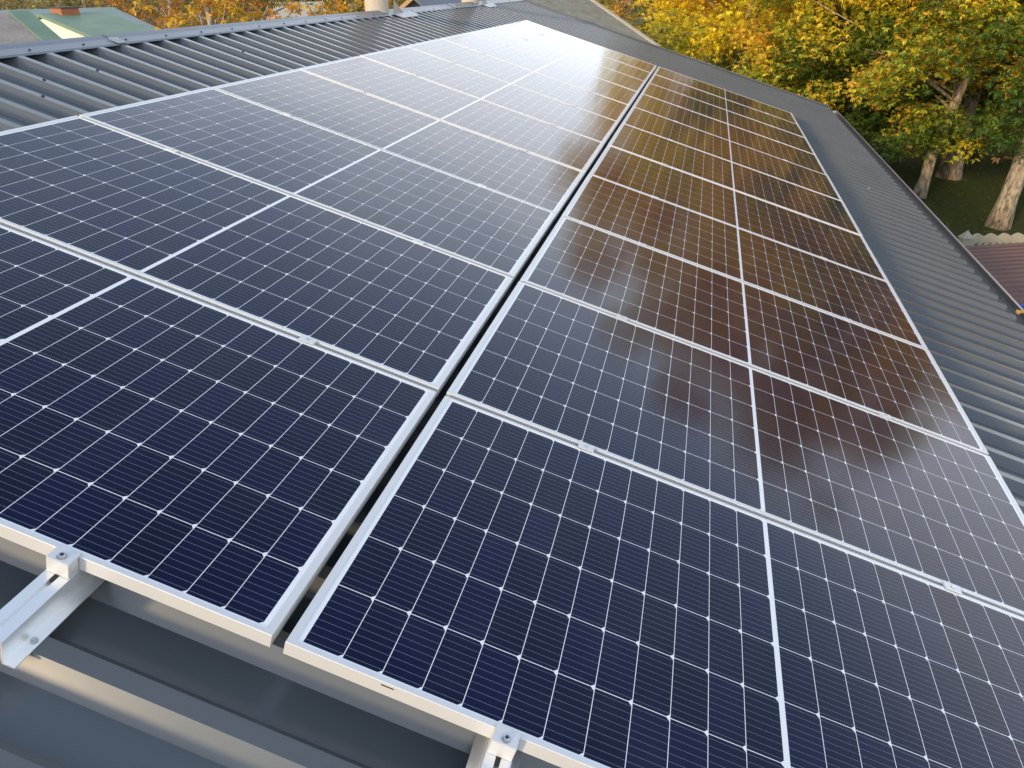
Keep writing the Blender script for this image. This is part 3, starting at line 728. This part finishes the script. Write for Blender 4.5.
far_tree('autumn_tree', 'pale straw-coloured tree at the top left corner', 'tree', 4, 60, 2.6, 3.4, [PALE, OL, BRN, PALE], 110)
far_tree('autumn_tree', 'olive brown tree left of the brick chimney', 'tree', 36, 66, 2.8, 3.8, [OL, BRN, PALE, GR], 111)
far_tree('autumn_tree', 'dull pink-brown tree right of the brick chimney', 'tree', 86, 72, 2.8, 3.6, [BRN, PALE, RED, OL], 112)
far_tree('autumn_tree', 'orange and yellow tree above the mossy outbuilding roof', 'tree', 618, 52, 3.0, 3.2, [YEL, ORA, YEL, OL], 113, group='trees past the far gable')
far_tree('autumn_tree', 'small green garden tree between the mossy roof and the golden walnut', 'tree', 652, 36, .3, 2.0, [GR, OL, GR, OL], 114, group='trees past the far gable')
far_tree('autumn_tree', 'distant brown tree over the ridge at the wooden gable', 'tree', 470, 70, 3.0, 4.2, [BRN, OL, ORA], 115)
far_tree('autumn_tree', 'distant orange tree beyond the upper end of the mossy roof', 'tree', 560, 75, 3.0, 4.2, [ORA, OL, YEL], 116, group='trees past the far gable')
sp = P(655, 42, 24.5)
tree('sapling', 'thin sapling with a few yellow leaves at the low corner of the mossy roof', 'sapling', (sp.x, sp.y, GZ), .035, (.0, .0), -2.0, .15, .75, 12, 22, .30, plain([YEL, YEL, OL]), 117)
# woods closing the horizon
def woods():
    rg = random.Random(5); cs, rs_ = [], []
    for i in range(420):
        a = R(rg.uniform(-75, 60)); D = rg.uniform(150, 260); h = rg.uniform(3, 9)
        cs.append(Vector((math.sin(a) * D, math.cos(a) * D, GZ + h * rg.uniform(.3, .8)))); rs_.append(rg.uniform(3.0, 5.5))
    t = leaves('distant_woods', None, cs, rs_, 3.0, 1.7, plain([BRN, OL, GR, ORA, OL]), 9, fan=3)
    t['kind'] = 'stuff'; t['label'] = 'far woods closing the horizon'; t['category'] = 'woods'
woods()
# fallen leaves on the lawn
def litter():
    rg = np.random.default_rng(3); n = 3800
    x = rg.uniform(3.6, 18, n); y = rg.uniform(13.5, 34, n); z = np.full(n, GZ + .015) + rg.uniform(0, .02, n)
    a = rg.uniform(0, 6.28, n); s = rg.uniform(.025, .06, n)
    dx = np.stack([np.cos(a), np.sin(a), rg.uniform(-.3, .5, n)], 1) * s[:, None]; dy = np.stack([-np.sin(a), np.cos(a), rg.uniform(-.3, .5, n)], 1) * (s * .5)[:, None]
    c = np.stack([x, y, z], 1); q = np.stack([c - dx, c + dy, c + dx, c - dy], 1); q[:, :, 2] = np.maximum(q[:, :, 2], GZ + .006)
    me = bpy.data.meshes.new('fallen_leaves'); me.from_pydata(q.reshape(-1, 3).tolist(), [], np.arange(4 * n).reshape(-1, 4).tolist())
    at = me.attributes.new('hue', 'FLOAT_COLOR', 'FACE'); pal = np.array([(.26, .20, .04), (.15, .11, .04), (.10, .08, .03), (.22, .20, .04), (.09, .10, .02)])
    at.data.foreach_set('color', np.concatenate([pal[rg.integers(0, 5, n)], np.ones((n, 1))], 1).astype(np.float32).ravel())
    me.materials.append(M_LEAF); o = bpy.data.objects.new('fallen_leaves', me); COL.objects.link(o); o['kind'] = 'stuff'; tag(o, 'fallen leaves scattered over the lawn', 'leaves')
litter()
